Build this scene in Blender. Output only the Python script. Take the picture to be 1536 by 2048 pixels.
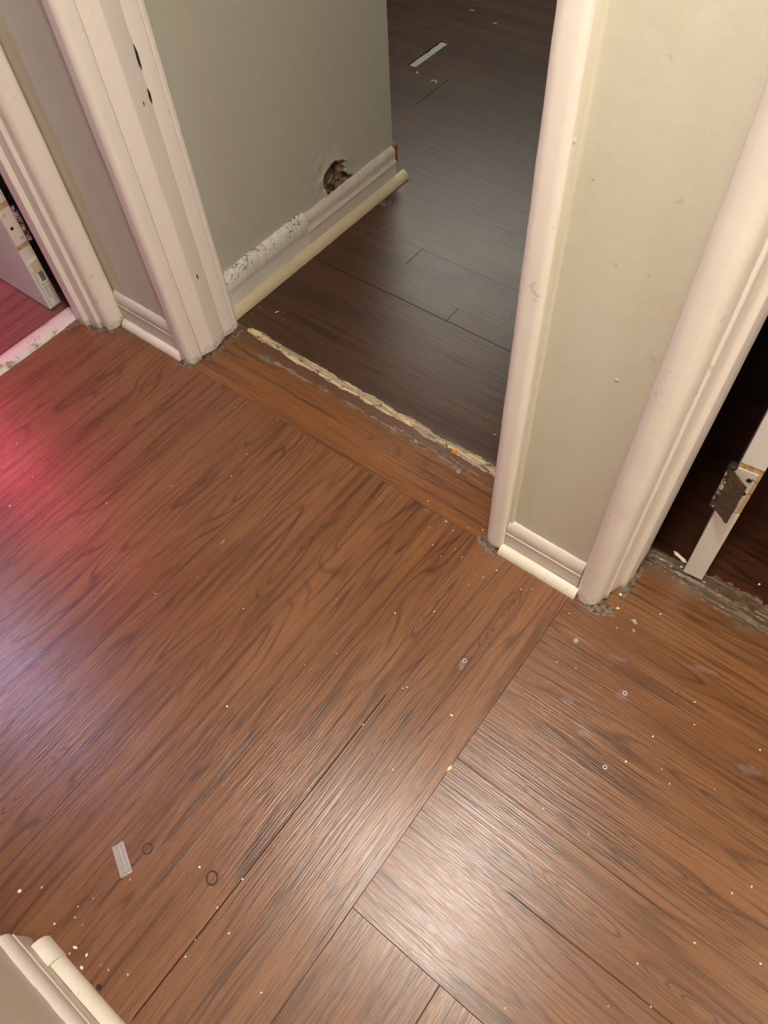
import bpy, bmesh, math, random
from mathutils import Vector, Matrix, noise as MN

# ---------------------------------------------------------------- scene, camera, light
for o in list(bpy.data.objects): bpy.data.objects.remove(o)
SC = bpy.context.scene
COL = SC.collection
random.seed(7)
H = 1.30
cam_d = bpy.data.cameras.new('camera'); cam = bpy.data.objects.new('camera', cam_d); COL.objects.link(cam)
cam_d.sensor_fit = 'VERTICAL'; cam_d.sensor_height = 36.0; cam_d.sensor_width = 27.0
cam_d.lens = 1454.44/2048*36.0
cam_d.clip_start = .01
right = Vector((0.79007312, 0.61089897, -0.05086179))
down = Vector((0.49035485, -0.67960032, -0.54561482))
fwd = Vector((-0.36788122, 0.40613528, -0.83649121))
M = Matrix.Identity(4)
for i in range(3):
    M[i][0] = right[i]; M[i][1] = -down[i]; M[i][2] = -fwd[i]
M[2][3] = H
cam.matrix_world = M
SC.camera = cam
SC.view_settings.view_transform = 'Standard'; SC.view_settings.look = 'None'
SC.view_settings.gamma = 1; SC.view_settings.use_curve_mapping = False
SC.view_settings.exposure = 0.38
W = bpy.data.worlds.new('world'); SC.world = W; W.use_nodes = True
W.node_tree.nodes['Background'].inputs[0].default_value = (.9, .85, .8, 1)
W.node_tree.nodes['Background'].inputs[1].default_value = 0.01

LAMP_EMIT = 185.0          # hall ceiling lamp
def area(name, loc, target, size, power, color, spread=180):
    l = bpy.data.lights.new(name, 'AREA'); l.shape = 'RECTANGLE'; l.size = size[0]; l.size_y = size[1]
    l.energy = power; l.color = color; l.spread = math.radians(spread)
    o = bpy.data.objects.new(name, l); COL.objects.link(o); o.location = loc
    o.rotation_euler = (Vector(target)-Vector(loc)).to_track_quat('-Z', 'Y').to_euler()
    return o
area('pink_room_light', (-2.45, .38, 1.0), (-1.42, .20, 0), (.26, .26), 1.8, (1, .08, .20), 110)
area('violet_room_light', (-2.42, -.24, 1.78), (-.98, -.09, 0), (.24, .24), 3.6, (.66, .60, 1.0), 110)
area('dim_room_light', (-2.1, 3.3, 2.1), (-1.6, 2.4, 0), (1.5, 1.0), 27, (1, .98, .84))

# ---------------------------------------------------------------- node helpers
class G:
    def __init__(s, name):
        s.mat = bpy.data.materials.new(name); s.mat.use_nodes = True
        s.t = s.mat.node_tree; s.n = s.t.nodes; s.l = s.t.links
        s.b = s.n['Principled BSDF']
        tc = s.n.new('ShaderNodeTexCoord'); s.P = tc.outputs['Object']
        sp = s.n.new('ShaderNodeSeparateXYZ'); s.l.new(s.P, sp.inputs[0]); s.x, s.y, s.z = sp.outputs
    def put(s, sock, v):
        if isinstance(v, bpy.types.NodeSocket): s.l.new(v, sock)
        else: sock.default_value = v
    def m(s, op, a, b=0.0, c=0.0, clamp=False):
        q = s.n.new('ShaderNodeMath'); q.operation = op; q.use_clamp = clamp
        s.put(q.inputs[0], a); s.put(q.inputs[1], b); s.put(q.inputs[2], c)
        return q.outputs[0]
    def v(s, x, y, z):
        q = s.n.new('ShaderNodeCombineXYZ')
        for i, a in enumerate((x, y, z)): s.put(q.inputs[i], a)
        return q.outputs[0]
    def noise(s, vec, scale=1.0, detail=2.0, rough=.5, dist=0.0):
        q = s.n.new('ShaderNodeTexNoise'); q.inputs['Scale'].default_value = scale
        q.inputs['Detail'].default_value = detail; q.inputs['Roughness'].default_value = rough
        q.inputs['Distortion'].default_value = dist
        s.put(q.inputs['Vector'], vec)
        return q.outputs[0]
    def sm(s, v, lo, hi, a=0.0, b=1.0):
        q = s.n.new('ShaderNodeMapRange'); q.interpolation_type = 'SMOOTHSTEP'
        s.put(q.inputs[0], v); s.put(q.inputs[1], lo); s.put(q.inputs[2], hi); s.put(q.inputs[3], a); s.put(q.inputs[4], b)
        return q.outputs[0]
    def mix(s, f, a, b, mode='MIX'):
        q = s.n.new('ShaderNodeMix'); q.data_type = 'RGBA'; q.blend_type = mode
        s.put(q.inputs[0], f)
        for k, c in ((6, a), (7, b)):
            if isinstance(c, tuple): c = (*c[:3], 1)
            s.put(q.inputs[k], c)
        return q.outputs[2]
    def bump(s, h, strength, dist=.001):
        q = s.n.new('ShaderNodeBump'); q.inputs['Strength'].default_value = strength
        q.inputs['Distance'].default_value = dist
        s.l.new(h, q.inputs['Height']); s.l.new(q.outputs[0], s.b.inputs['Normal'])
    def out(s, col=None, rough=None, spec=None, metal=None):
        for k, v in (('Base Color', col), ('Roughness', rough), ('Specular IOR Level', spec), ('Metallic', metal)):
            if v is None: continue
            if isinstance(v, tuple): v = (*v[:3], 1)
            s.put(s.b.inputs[k], v)
        return s.mat

def srgb(r, g, b):
    return tuple(((c/255)/12.92 if c/255 <= .04045 else ((c/255+.055)/1.055)**2.4) for c in (r, g, b))

def wood(name, axis, seed, base, dark, light, boards, rough=.306, seams=(), cross=(), warp=.8, bumps=.6, extra=None, ring=1.0, knots=(), gap=.0014):
    """axis: direction of the grain; boards: (offset, width) across the grain;
    seams: dark joints running along the grain as (c, a0, a1, strength); cross: joints across as (a, c0, c1, strength)"""
    g = G(name)
    a, c = (g.y, g.x) if axis == 'y' else (g.x, g.y)
    idx = g.m('FLOOR', g.m('DIVIDE', g.m('SUBTRACT', c, boards[0]), boards[1]))
    sh = g.m('MULTIPLY', idx, 3.71)
    a1 = g.m('ADD', a, sh)
    wob = g.noise(g.v(g.m('MULTIPLY', a1, 3.2), g.m('MULTIPLY', c, 9), seed+4.0), 1, 2)
    cc = g.m('ADD', c, g.m('MULTIPLY', g.m('SUBTRACT', wob, .5), .018*warp))
    # cathedral figure: contour lines of a stretched field
    fld = g.noise(g.v(g.m('MULTIPLY', a1, 1.15), g.m('MULTIPLY', cc, 9.5), g.m('ADD', sh, seed)), 1, 1.6, .42)
    kn = 0.0
    for (ka, kc, la, lc, am) in knots:
        da = g.m('DIVIDE', g.m('SUBTRACT', a, ka), la); dc = g.m('DIVIDE', g.m('SUBTRACT', cc, kc), lc)
        e = g.m('EXPONENT', g.m('MULTIPLY', g.m('ADD', g.m('MULTIPLY', da, da), g.m('MULTIPLY', dc, dc)), -1.0))
        fld = g.m('ADD', fld, g.m('MULTIPLY', e, am*.8)); kn = g.m('MAXIMUM', kn, e)
    ph = g.m('FRACT', g.m('MULTIPLY', fld, 22))
    tri = g.m('ABSOLUTE', g.m('SUBTRACT', ph, .5))
    line = g.sm(tri, .30, .5)
    msk = g.noise(g.v(g.m('MULTIPLY', a1, 4), g.m('MULTIPLY', cc, 16), seed+9.0), 1, 1)
    line = g.m('MULTIPLY', line, g.m('MAXIMUM', g.sm(msk, .36, .62), g.sm(kn, .02, .2)))
    fine = g.noise(g.v(g.m('MULTIPLY', a1, 9), g.m('MULTIPLY', cc, 330), seed+1.0), 1, 3, .6)
    mid = g.noise(g.v(g.m('MULTIPLY', a1, 3.0), g.m('MULTIPLY', cc, 85), seed+2.0), 1, 3, .6)
    broad = g.noise(g.v(g.m('MULTIPLY', a1, 1.6), g.m('MULTIPLY', cc, 13), seed+3.0), 1, 2, .5)
    pore = g.noise(g.v(g.m('MULTIPLY', a1, 38), g.m('MULTIPLY', cc, 620), seed+5.0), 1, 2, .6)
    col = g.mix(g.sm(broad, .3, .7), base, light)
    col = g.mix(g.m('MULTIPLY', g.sm(mid, .48, .72), .75), col, dark)
    col = g.mix(g.m('MULTIPLY', g.sm(mid, .44, .26), .45), col, light)
    col = g.mix(g.m('MULTIPLY', line, .68*ring), col, dark)
    if knots: col = g.mix(g.m('MULTIPLY', g.sm(kn, .85, .98), .5), col, light)
    col = g.mix(g.m('MULTIPLY', g.sm(fine, .5, .72), .50), col, dark)
    col = g.mix(g.m('MULTIPLY', g.sm(pore, .58, .72), .35), col, dark)
    seam_m = None
    for kind, lst in (('s', seams), ('c', cross)):
        for (p, q0, q1, st) in lst:
            P_, Q_ = (c, a) if kind == 's' else (a, c)
            jit = g.m('MULTIPLY', g.m('SUBTRACT', g.noise(g.v(g.m('MULTIPLY', Q_, 60), 0.0, 3.3), 1, 2), .5), .0010)
            d = g.m('ABSOLUTE', g.m('SUBTRACT', g.m('ADD', P_, jit), p))
            k = g.sm(d, gap, gap*.3)
            k = g.m('MULTIPLY', k, g.m('MULTIPLY', g.sm(Q_, q0-.012, q0+.004), g.sm(Q_, q1+.012, q1-.004)))
            k = g.m('MULTIPLY', k, st)
            seam_m = k if seam_m is None else g.m('MAXIMUM', seam_m, k)
    if seam_m is not None:
        col = g.mix(seam_m, col, tuple(x*.18 for x in dark))
    rr = g.m('ADD', rough, g.m('MULTIPLY', g.m('SUBTRACT', g.noise(g.P, 9, 3), .5), .07))
    hgt = g.m('ADD', g.m('MULTIPLY', fine, .9), g.m('MULTIPLY', mid, .75))
    if seam_m is not None: hgt = g.m('SUBTRACT', hgt, g.m('MULTIPLY', seam_m, 1.2))
    if extra: col, rr = extra(g, col, rr)
    g.out(col, rr, g.m('MULTIPLY', g.m('SUBTRACT', 1.0, seam_m), .7) if seam_m is not None else .7)
    g.bump(hgt, bumps, .0011)
    return g.mat

def speck(g, col, cx, cy, rx, ry, color, amt, nsc=30, ang=0.0):
    """an irregular stain with a shape of its own"""
    dx, dy = g.m('SUBTRACT', g.x, cx), g.m('SUBTRACT', g.y, cy)
    ca, sa = math.cos(ang), math.sin(ang)
    u = g.m('ADD', g.m('MULTIPLY', dx, ca), g.m('MULTIPLY', dy, sa))
    w = g.m('SUBTRACT', g.m('MULTIPLY', dy, ca), g.m('MULTIPLY', dx, sa))
    r = g.m('ADD', g.m('POWER', g.m('DIVIDE', g.m('ABSOLUTE', u), rx), 2.0), g.m('POWER', g.m('DIVIDE', g.m('ABSOLUTE', w), ry), 2.0))
    n = g.noise(g.P, nsc, 4, .65)
    k = g.sm(g.m('ADD', r, g.m('MULTIPLY', g.m('SUBTRACT', n, .5), 4.0)), 1.1, .3)
    k = g.m('MULTIPLY', k, g.sm(r, 2.6, 1.2))
    return g.mix(g.m('MULTIPLY', k, amt), col, color)

HB, HD, HL = srgb(114, 72, 38), srgb(66, 39, 21), srgb(132, 88, 53)
def hall_marks(g, col, rr):
    col = speck(g, col, -.212, .014, .032, .006, srgb(92, 58, 40), .5, 60, .0)
    col = speck(g, col, -.245, .445, .006, .012, srgb(190, 185, 185), .22, 120, .6)
    col = speck(g, col, -.802, .372, .003, .006, srgb(180, 180, 190), .4, 150)
    return col, rr
def right_marks(g, col, rr):
    for cx, cy, rx, ry in ((.018, .570, .012, .012), (-.055, .505, .012, .008), (.11, .70, .03, .006), (-.02, .63, .02, .005), (.25, .58, .02, .01), (.0, .47, .015, .006)):
        col = speck(g, col, cx, cy, rx, ry, srgb(196, 186, 184), .10, 80, .3)
    k = g.sm(g.m('ADD', g.y, g.m('MULTIPLY', g.m('SUBTRACT', g.noise(g.P, 18, 4, .7), .5), .13)), .800, .850)
    col = g.mix(g.m('MULTIPLY', k, .75), col, srgb(104, 86, 68))
    return col, rr
def band_marks(g, col, rr):
    n = g.noise(g.v(g.m('MULTIPLY', g.x, 14), g.m('MULTIPLY', g.y, 50), 0.), 1, 5, .7)
    k = g.sm(g.m('ADD', g.y, g.m('MULTIPLY', g.m('SUBTRACT', n, .5), .055)), .812, .828)
    col = g.mix(g.m('MULTIPLY', k, .8), col, srgb(96, 66, 46))
    d = g.m('ABSOLUTE', g.m('SUBTRACT', g.y, .822))
    k = g.m('MULTIPLY', g.sm(d, .016, .004), g.sm(n, .50, .62))
    col = g.mix(g.m('MULTIPLY', k, .5), col, srgb(150, 136, 118))
    return col, rr

M_hall = wood('hall_floor_boards', 'y', 2.0, HB, HD, HL, (-.156, .169),
              seams=((-.324, -.30, .315, .9), (-.493, -.6, -.05, .35), (-.235, .30, .46, .25)), cross=((-.135, -.75, -.56, .07),), extra=hall_marks,
              knots=((.561, -.235, .06, .016, .22), (-.182, -.734, .07, .016, -.22), (.42, -.66, .09, .012, .15), (.50, -.36, .07, .010, -.14), (.50, -.95, .10, .012, .14), (.17, -.28, .08, .012, .14)))
M_right = wood('side_floor_boards', 'x', 17.0, HB, HD, HL, (.012, .1555),
               seams=((.1785, .03, .9, .6), (.302, -.16, .22, .4)), extra=right_marks,
               knots=((.20, .36, .10, .016, .2), (.12, .235, .08, .014, -.18), (.28, .50, .12, .014, .18), (.33, .215, .06, .014, .2)))
M_low = wood('front_floor_boards', 'y', 31.0, HB, HD, HL, (-.156, .169), seams=((.0125, -1, .02, .8),))
M_band = wood('doorway_floor_board', 'x', 44.0, srgb(122, 74, 32), HD, srgb(138, 86, 42), (.5, .6), extra=band_marks, ring=.5)
def dark_marks(g, col, rr):
    col = speck(g, col, -.929, 1.486, .010, .008, srgb(60, 26, 14), .8, 60)
    n = g.noise(g.v(g.m('MULTIPLY', g.x, 16), g.m('MULTIPLY', g.y, 60), 5.), 1, 5, .7)
    k = g.m('MULTIPLY', g.sm(g.m('ADD', g.y, g.m('MULTIPLY', g.m('SUBTRACT', n, .5), .06)), .888, .872), g.sm(n, .40, .58))
    col = g.mix(g.m('MULTIPLY', k, .6), col, srgb(128, 118, 104))
    return col, rr
DB, DD, DL = srgb(66, 38, 23), srgb(36, 19, 12), srgb(84, 51, 32)
M_dark = wood('bedroom_floor_boards', 'x', 8.0, DB, DD, DL, (1.187, .1985), rough=.36,
              seams=((1.187, -2, 0, .6), (1.3855, -1.1, 0, .2), (1.584, -1.0, 0, .15), (1.7825, -3, -1.15, .2), (1.981, -1.45, -.9, .2)),
              cross=((-1.484, 1.99, 2.175, .9), (-.80, 1.187, 1.24, .5), (-1.02, 1.31, 1.386, .6)), extra=dark_marks, bumps=.25, ring=.6, gap=.0024)
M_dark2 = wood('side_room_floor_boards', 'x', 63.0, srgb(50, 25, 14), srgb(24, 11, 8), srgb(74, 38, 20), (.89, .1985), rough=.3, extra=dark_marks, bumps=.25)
M_red = wood('left_room_floor_boards', 'y', 71.0, srgb(122, 74, 68), srgb(84, 46, 42), srgb(140, 88, 78), (-1.7, .15), rough=.4, bumps=.2, ring=.5)

def paint(name, base, rough=.42, dirt=0.0, dirt_h=.05, bump=.25, mott=.06, chips=0.0, yellow=0.0, speckle=0.0, nibs=0):
    g = G(name)
    n1 = g.noise(g.P, 3.5, 4, .6)
    col = g.mix(g.m('MULTIPLY', g.sm(n1, .35, .7), mott*4), base, tuple(x*(1-mott*3) for x in base))
    if yellow:
        col = g.mix(g.m('MULTIPLY', g.sm(g.noise(g.P, 7, 4, .6), .52, .7), yellow), col, srgb(196, 176, 128))
    if speckle:
        k = g.sm(g.noise(g.P, 120, 2, .5), .70, .76)
        col = g.mix(g.m('MULTIPLY', k, speckle), col, srgb(120, 104, 84))
    if dirt:
        n2 = g.noise(g.v(g.m('MULTIPLY', g.x, 1.0), g.m('MULTIPLY', g.y, 1.0), g.m('MULTIPLY', g.z, 1.6)), 62, 5, .7)
        hh = g.m('ADD', g.z, g.m('MULTIPLY', g.m('SUBTRACT', n2, .5), dirt_h*3.2))
        k = g.sm(hh, dirt_h*1.1, -.012)
        col = g.mix(g.m('MULTIPLY', k, dirt), col, srgb(92, 78, 66))
        k2 = g.m('MULTIPLY', g.sm(n2, .60, .68), g.sm(g.z, .09, .0))
        col = g.mix(g.m('MULTIPLY', k2, dirt*.7), col, srgb(70, 58, 50))
    if chips:
        n3 = g.noise(g.P, 38, 3, .6)
        col = g.mix(g.m('MULTIPLY', g.sm(n3, .69, .72), chips), col, srgb(122, 104, 86))
    g.out(col, rough, .45)
    hgt = g.m('ADD', g.m('MULTIPLY', g.noise(g.P, 55, 4, .6), .8), g.m('MULTIPLY', g.noise(g.P, 260, 2, .6), .25))
    if nibs: hgt = g.m('ADD', hgt, g.m('MULTIPLY', g.sm(g.noise(g.P, 42, 1, .4), .74, .80), 2.5))
    g.bump(hgt, bump, .0016)
    return g.mat

TRIM = srgb(234, 222, 212)
M_trim = paint('cream_gloss_paint', TRIM, .38, dirt=.65, dirt_h=.026, bump=.32, mott=.03, chips=.25, speckle=.15)
M_base = paint('baseboard_paint', srgb(214, 203, 190), .4, dirt=.12, dirt_h=.012, bump=.25, mott=.04, yellow=.2, chips=.3)
M_qr = paint('quarter_round_paint', srgb(228, 220, 200), .4, bump=.3, mott=.05, yellow=.22, chips=.3, speckle=.5)
M_qry = paint('yellowed_quarter_round_paint', srgb(212, 194, 162), .4, bump=.3, mott=.08, yellow=.45, chips=.6, speckle=.5)
M_wall = paint('greige_wall_paint', srgb(206, 199, 181), .45, bump=.34, nibs=1, mott=.05, yellow=.16, chips=.16)
M_wallg = paint('greige_wall_paint_cool_light', srgb(194, 189, 173), .38, bump=.22, mott=.03, chips=.05)  # same greige paint as the hall, its cooler light painted into the colour
M_dim = paint('plain_room_paint', srgb(186, 182, 172), .7, bump=.1)
M_ceil = paint('ceiling_paint', srgb(225, 222, 214), .8, bump=.1)
g = G('thick_cracked_paint')
n = g.noise(g.v(g.m('MULTIPLY', g.x, 20), g.m('MULTIPLY', g.y, 22), g.m('MULTIPLY', g.z, 60)), 1, 3, .55)
k = g.m('MULTIPLY', g.sm(g.m('ABSOLUTE', g.m('SUBTRACT', n, .52)), .016, .003), g.sm(g.z, .082, .100))
k = g.m('MAXIMUM', k, g.m('MULTIPLY', g.sm(n, .60, .66), g.sm(g.z, .106, .116)))
c = g.mix(g.m('MULTIPLY', k, .85), srgb(226, 220, 208), srgb(84, 66, 50))
g.out(c, .45, .5); g.bump(g.m('ADD', n, g.noise(g.P, 240, 3, .6)), .8, .002); M_thick = g.mat
M_leafp = paint('door_leaf_paint', srgb(214, 206, 202), .4, bump=.2, mott=.02, speckle=.15, chips=.1)

def simple(name, col, rough=.5, metal=0.0, bump=0.0, nscale=80, col2=None, lo=.45, hi=.6, spec=.5):
    g = G(name)
    c = col
    if col2: c = g.mix(g.sm(g.noise(g.P, nscale, 4, .65), lo, hi), col, col2)
    g.out(c, rough, spec, metal)
    if bump: g.bump(g.noise(g.P, nscale*1.6, 4, .6), bump, .001)
    return g.mat
M_gap = simple('dark_gap', (.012, .009, .007), .9)
M_sub = simple('subfloor', (.05, .035, .025), .9, bump=.3)
M_crack = simple('cracked_paint_void', (.02, .014, .012), .9)
M_grime = simple('grey_crumbling_grime', srgb(124, 106, 88), .7, bump=.5, nscale=110, col2=srgb(74, 54, 40), lo=.42, hi=.62)
def streaky(name, c1, c2, c3, sx=9, sy=170, rough=.6, seed=0.0, bump=.8, lo=.44, hi=.52):
    g = G(name)
    n = g.noise(g.v(g.m('MULTIPLY', g.x, sx), g.m('MULTIPLY', g.m('ADD', g.y, g.m('MULTIPLY', g.x, .02)), sy), seed), 1, 5, .6)
    n2 = g.noise(g.v(g.m('MULTIPLY', g.x, sx*4), g.m('MULTIPLY', g.y, sy*.5), seed+5), 1, 5, .7)
    c = g.mix(g.sm(n, lo, hi), c1, c2); c = g.mix(g.sm(n2, .54, .64), c, c3)
    g.out(c, rough, .5); g.bump(g.m('ADD', n, n2), bump, .0015); return g.mat
M_ridge0 = simple('splintered_threshold', srgb(226, 204, 160), .6, bump=1.0, nscale=70, col2=srgb(122, 104, 84), lo=.50, hi=.60)
M_ridge = streaky('splintered_wood_and_paint', srgb(222, 198, 150), srgb(168, 150, 124), srgb(92, 74, 58))
M_dirtth = streaky('worn_dirty_sill', srgb(120, 106, 88), srgb(88, 70, 52), srgb(62, 42, 28), 9, 130, .25, 3.0)
M_dirtth0 = simple('dirty_threshold', srgb(140, 128, 110), .30, bump=1.0, nscale=60, col2=srgb(82, 62, 46), lo=.45, hi=.6)
M_chip = simple('white_paint_chip', srgb(240, 228, 208), .5)
M_chipc = simple('cream_paint_chip', srgb(232, 208, 158), .5)
M_bug = simple('dark_crumb', srgb(46, 22, 16), .6)
M_ring = simple('black_elastic', srgb(64, 42, 30), .6)
M_under = simple('white_underlay', srgb(176, 178, 166), .7, bump=.5, nscale=40, col2=srgb(150, 160, 150), lo=.5, hi=.7)
M_plaster = simple('broken_plaster', srgb(140, 114, 88), .9, bump=1.0, nscale=45, col2=srgb(54, 34, 24), lo=.42, hi=.62)
M_rawwood = simple('bare_yellow_wood', srgb(190, 156, 108), .6, bump=.4, nscale=90, col2=srgb(136, 100, 62), lo=.5, hi=.7)
M_rust = simple('bare_brown_hinge_metal', srgb(92, 70, 50), .42, .35, bump=.3, nscale=120, col2=srgb(60, 46, 34))
M_hpaint = simple('painted_hinge_metal', srgb(206, 196, 184), .38, bump=.5, nscale=150, col2=srgb(84, 64, 48), lo=.60, hi=.64)
M_hdark = simple('dark_screw_metal', srgb(60, 52, 46), .35, .6, bump=.3)
M_label = simple('white_label_paper', srgb(232, 226, 214), .6)
M_ink = simple('label_print', srgb(66, 62, 66), .6)
M_beige = simple('peeled_label_backing', srgb(190, 172, 142), .7)
g = G('clear_plastic'); g.out((.85, .84, .82), .12); g.b.inputs['Alpha'].default_value = .2; g.b.inputs['IOR'].default_value = 1.45; g.b.inputs['Roughness'].default_value = .22; M_clear = g.mat
g = G('lamp_glass'); g.out((1, 1, 1), .4); g.b.inputs['Emission Color'].default_value = (1, .95, .86, 1); g.b.inputs['Emission Strength'].default_value = LAMP_EMIT; M_lamp = g.mat
M_brass = simple('lamp_rim', srgb(200, 190, 170), .4, .6)

# ---------------------------------------------------------------- mesh helpers
def link(name, bm, mats, parent=None, smooth=False, angle=35):
    me = bpy.data.meshes.new(name); bm.normal_update(); bm.to_mesh(me); bm.free()
    for mm in (mats if isinstance(mats, (list, tuple)) else [mats]): me.materials.append(mm)
    if smooth:
        me.shade_smooth(); me.set_sharp_from_angle(angle=math.radians(angle))
    o = bpy.data.objects.new(name, me); COL.objects.link(o)
    if parent: o.parent = parent
    return o
def box(bm, x0, x1, y0, y1, z0, z1, mi=0):
    vs = [bm.verts.new((x, y, z)) for z in (z0, z1) for x, y in ((x0, y0), (x1, y0), (x1, y1), (x0, y1))]
    fs = [(3, 2, 1, 0), (4, 5, 6, 7), (0, 1, 5, 4), (1, 2, 6, 5), (2, 3, 7, 6), (3, 0, 4, 7)]
    for f in fs:
        q = bm.faces.new([vs[i] for i in f]); q.material_index = mi
def boxes(name, lst, mat, parent=None):
    bm = bmesh.new()
    for b in lst: box(bm, *b)
    return link(name, bm, mat, parent)
def tag(o, label, cat, group=None):
    o['label'] = label; o['category'] = cat
    if group: o['group'] = group
    return o
def struct(o, label, cat='wall'):
    o['kind'] = 'structure'; o['label'] = label; o['category'] = cat
    return o
def empty(name, loc=(0, 0, 0)):
    o = bpy.data.objects.new(name, None); COL.objects.link(o); o.location = loc; o.empty_display_size = .05
    return o
def nz(p, s, seed=0.0):
    return MN.noise(Vector((p[0]*s+seed, p[1]*s-seed*.7, p[2]*s+seed*1.3)))
def loft(bm, rings, closed=True, caps=True, mi=0):
    R = [[bm.verts.new(p) for p in r] for r in rings]
    n = len(R[0])
    for a, b in zip(R, R[1:]):
        for i in range(n if closed else n-1):
            j = (i+1) % n
            f = bm.faces.new((a[i], a[j], b[j], b[i])); f.material_index = mi
    if caps and closed:
        f = bm.faces.new(list(reversed(R[0]))); f.material_index = mi
        f = bm.faces.new(R[-1]); f.material_index = mi
    return R
def fillet(pts, r=.0015, n=3):
    """round the corners of a closed 2-D outline; each point may carry its own radius as a third value"""
    out = []
    N = len(pts)
    for i in range(N):
        p = Vector(pts[i][:2]); a = Vector(pts[i-1][:2]); b = Vector(pts[(i+1) % N][:2])
        rr = pts[i][2] if len(pts[i]) > 2 else r
        da, db = (a-p), (b-p)
        k = min(rr, da.length*.45, db.length*.45)
        if k < 1e-5: out.append((p.x, p.y)); continue
        s = p+da.normalized()*k; e = p+db.normalized()*k
        for t in range(n+1):
            u = t/n
            q = s*(1-u)**2+p*2*u*(1-u)+e*u*u
            out.append((q.x, q.y))
    return out
def moulding(name, outline, z0, z1, mat, parent=None, seed=0, jit=.0006, foot=.0):
    """upright moulding: outline in plan, swept from the floor up, hand-painted unevenness, gnawed foot"""
    pts = fillet(outline, .0018, 3)
    cx = sum(p[0] for p in pts)/len(pts); cy = sum(p[1] for p in pts)/len(pts)
    zs = []
    z = z0; step = .004
    while z < z1:
        zs.append(z); z += step; step = min(.03, step*1.10)
    zs.append(z1)
    rings = []
    for k, z in enumerate(zs):
        r = []
        for (x, y) in pts:
            d = Vector((x-cx, y-cy)); 
            if d.length > 0: d.normalize()
            n1 = nz((x, y, z*.6), 45, seed)*jit + nz((x, y, z), 9, seed+5)*jit*1.2
            low = max(0, 1-(z-z0)/.035)
            n1 += low*foot*.5*nz((x, y, z), 110, seed+3)
            zz = z
            if k == 0: zz += max(0.0, foot*1.6*(nz((x, y, 0), 85, seed)+.15))
            r.append((x+d.x*n1, y+d.y*n1, zz))
        rings.append(r)
    bm = bmesh.new(); loft(bm, rings)
    bmesh.ops.recalc_face_normals(bm, faces=bm.faces)
    return link(name, bm, mat, parent, True, 40)
def rail(name, prof, p0, p1, nrm, mat, parent=None, seed=0, jit=.0006, step=.012, topj=0.0, topmin=.09):
    """horizontal moulding: profile (out, z) swept from p0 to p1; out is measured along nrm"""
    p0 = Vector((*p0, 0)); p1 = Vector((*p1, 0)); nrm = Vector((*nrm, 0)); L = (p1-p0).length
    k = max(2, int(L/step)); rings = []
    for i in range(k+1):
        c = p0.lerp(p1, i/k); r = []
        for (o, z) in prof:
            q = c+nrm*o+Vector((0, 0, z))
            e = nz(q, 40, seed)*jit+nz(q, 8, seed+2)*jit*1.5
            q += nrm*e*(1 if o > .001 else 0); q.z += (e if z > .002 else 0)
            if topj and z > topmin: q.z += topj*(nz(q, 45, seed+8)+.8*nz(q, 170, seed+9)); q += nrm*topj*(.5*nz(q, 150, seed+4)+.5*nz(q, 60, seed+5))
            r.append(q)
        rings.append(r)
    bm = bmesh.new(); loft(bm, rings); bmesh.ops.recalc_face_normals(bm, faces=bm.faces)
    return link(name, bm, mat, parent, True, 38)

CH = 2.15      # ceiling height
WY, WB = .714, .862          # front wall, hall face and back face
# ---------------------------------------------------------------- floors
def slab(name, rects, mat, label, z=0.0, t=.004):
    bm = bmesh.new()
    for (x0, x1, y0, y1) in rects: box(bm, x0, x1, y0, y1, z-t, z)
    return struct(link(name, bm, mat), label, 'floor')
struct(boxes('floor', [(-4.6, 3.2, -1.9, 4.8, -.03, -.0045)], M_sub), 'dark subfloor under the boards', 'floor')
slab('floor', [(-1.66, -.1562, -1.9, .694)], M_hall, 'medium brown hall floorboards running towards the open doorway')
slab('floor', [(-.1552, 3.0, .0125, .72), (-.095, .75, .72, .868)], M_right, 'brown boards laid crosswise in front of the right door')
slab('floor', [(-.1552, 3.0, -1.9, .0112)], M_low, 'greyish brown boards at the near edge with a dark joint', z=-.0004)
slab('floor', [(-1.30, -.34, .6946, .868)], M_band, 'golden brown crosswise board filling the centre doorway')
# dark floor with the missing sliver
bm = bmesh.new()
hx0, hx1, hy0, hy1 = -1.664, -1.631, 2.184, 2.386
for r in ((-4.4, 1.2, .868, hy0), (-4.4, 1.2, hy1, 4.6), (-4.4, hx0, hy0, hy1), (hx1, 1.2, hy0, hy1)):
    box(bm, r[0], r[1], r[2], r[3], -.004, 0)
fd = struct(link('floor', bm, M_dark), 'dark brown boards of the unlit room beyond the centre doorway', 'floor')
bm = bmesh.new()
n = 24; T = []; B = []
for i in range(n+1):
    y = hy0+.001+(hy1-hy0-.002)*i/n
    e = .006*abs(nz((0, y, 0), 30, 2))+.002
    T.append(bm.verts.new((hx0+e, y, -.0025+.0006*nz((0, y, 0), 60)))); B.append(bm.verts.new((hx1-.0005, y, -.0022)))
for i in range(n): bm.faces.new((T[i], B[i], B[i+1], T[i+1]))
r_ = bmesh.ops.extrude_face_region(bm, geom=bm.faces[:])
for v in [v for v in r_['geom'] if isinstance(v, bmesh.types.BMVert)]: v.co.z -= .002
bmesh.ops.recalc_face_normals(bm, faces=bm.faces)
us = link('underlay_strip', bm, M_under, fd); us['label'] = 'pale strip of underlay showing where a sliver of board is missing'
slab('floor', [(-.09, 2.8, .8685, 3.0)], M_dark2, 'dark reddish boards of the unlit room behind the right door', z=.0004)
slab('floor', [(-4.3, -1.661, -1.6, .868)], M_red, 'reddish boards of the pink lit room at the left')

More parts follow.
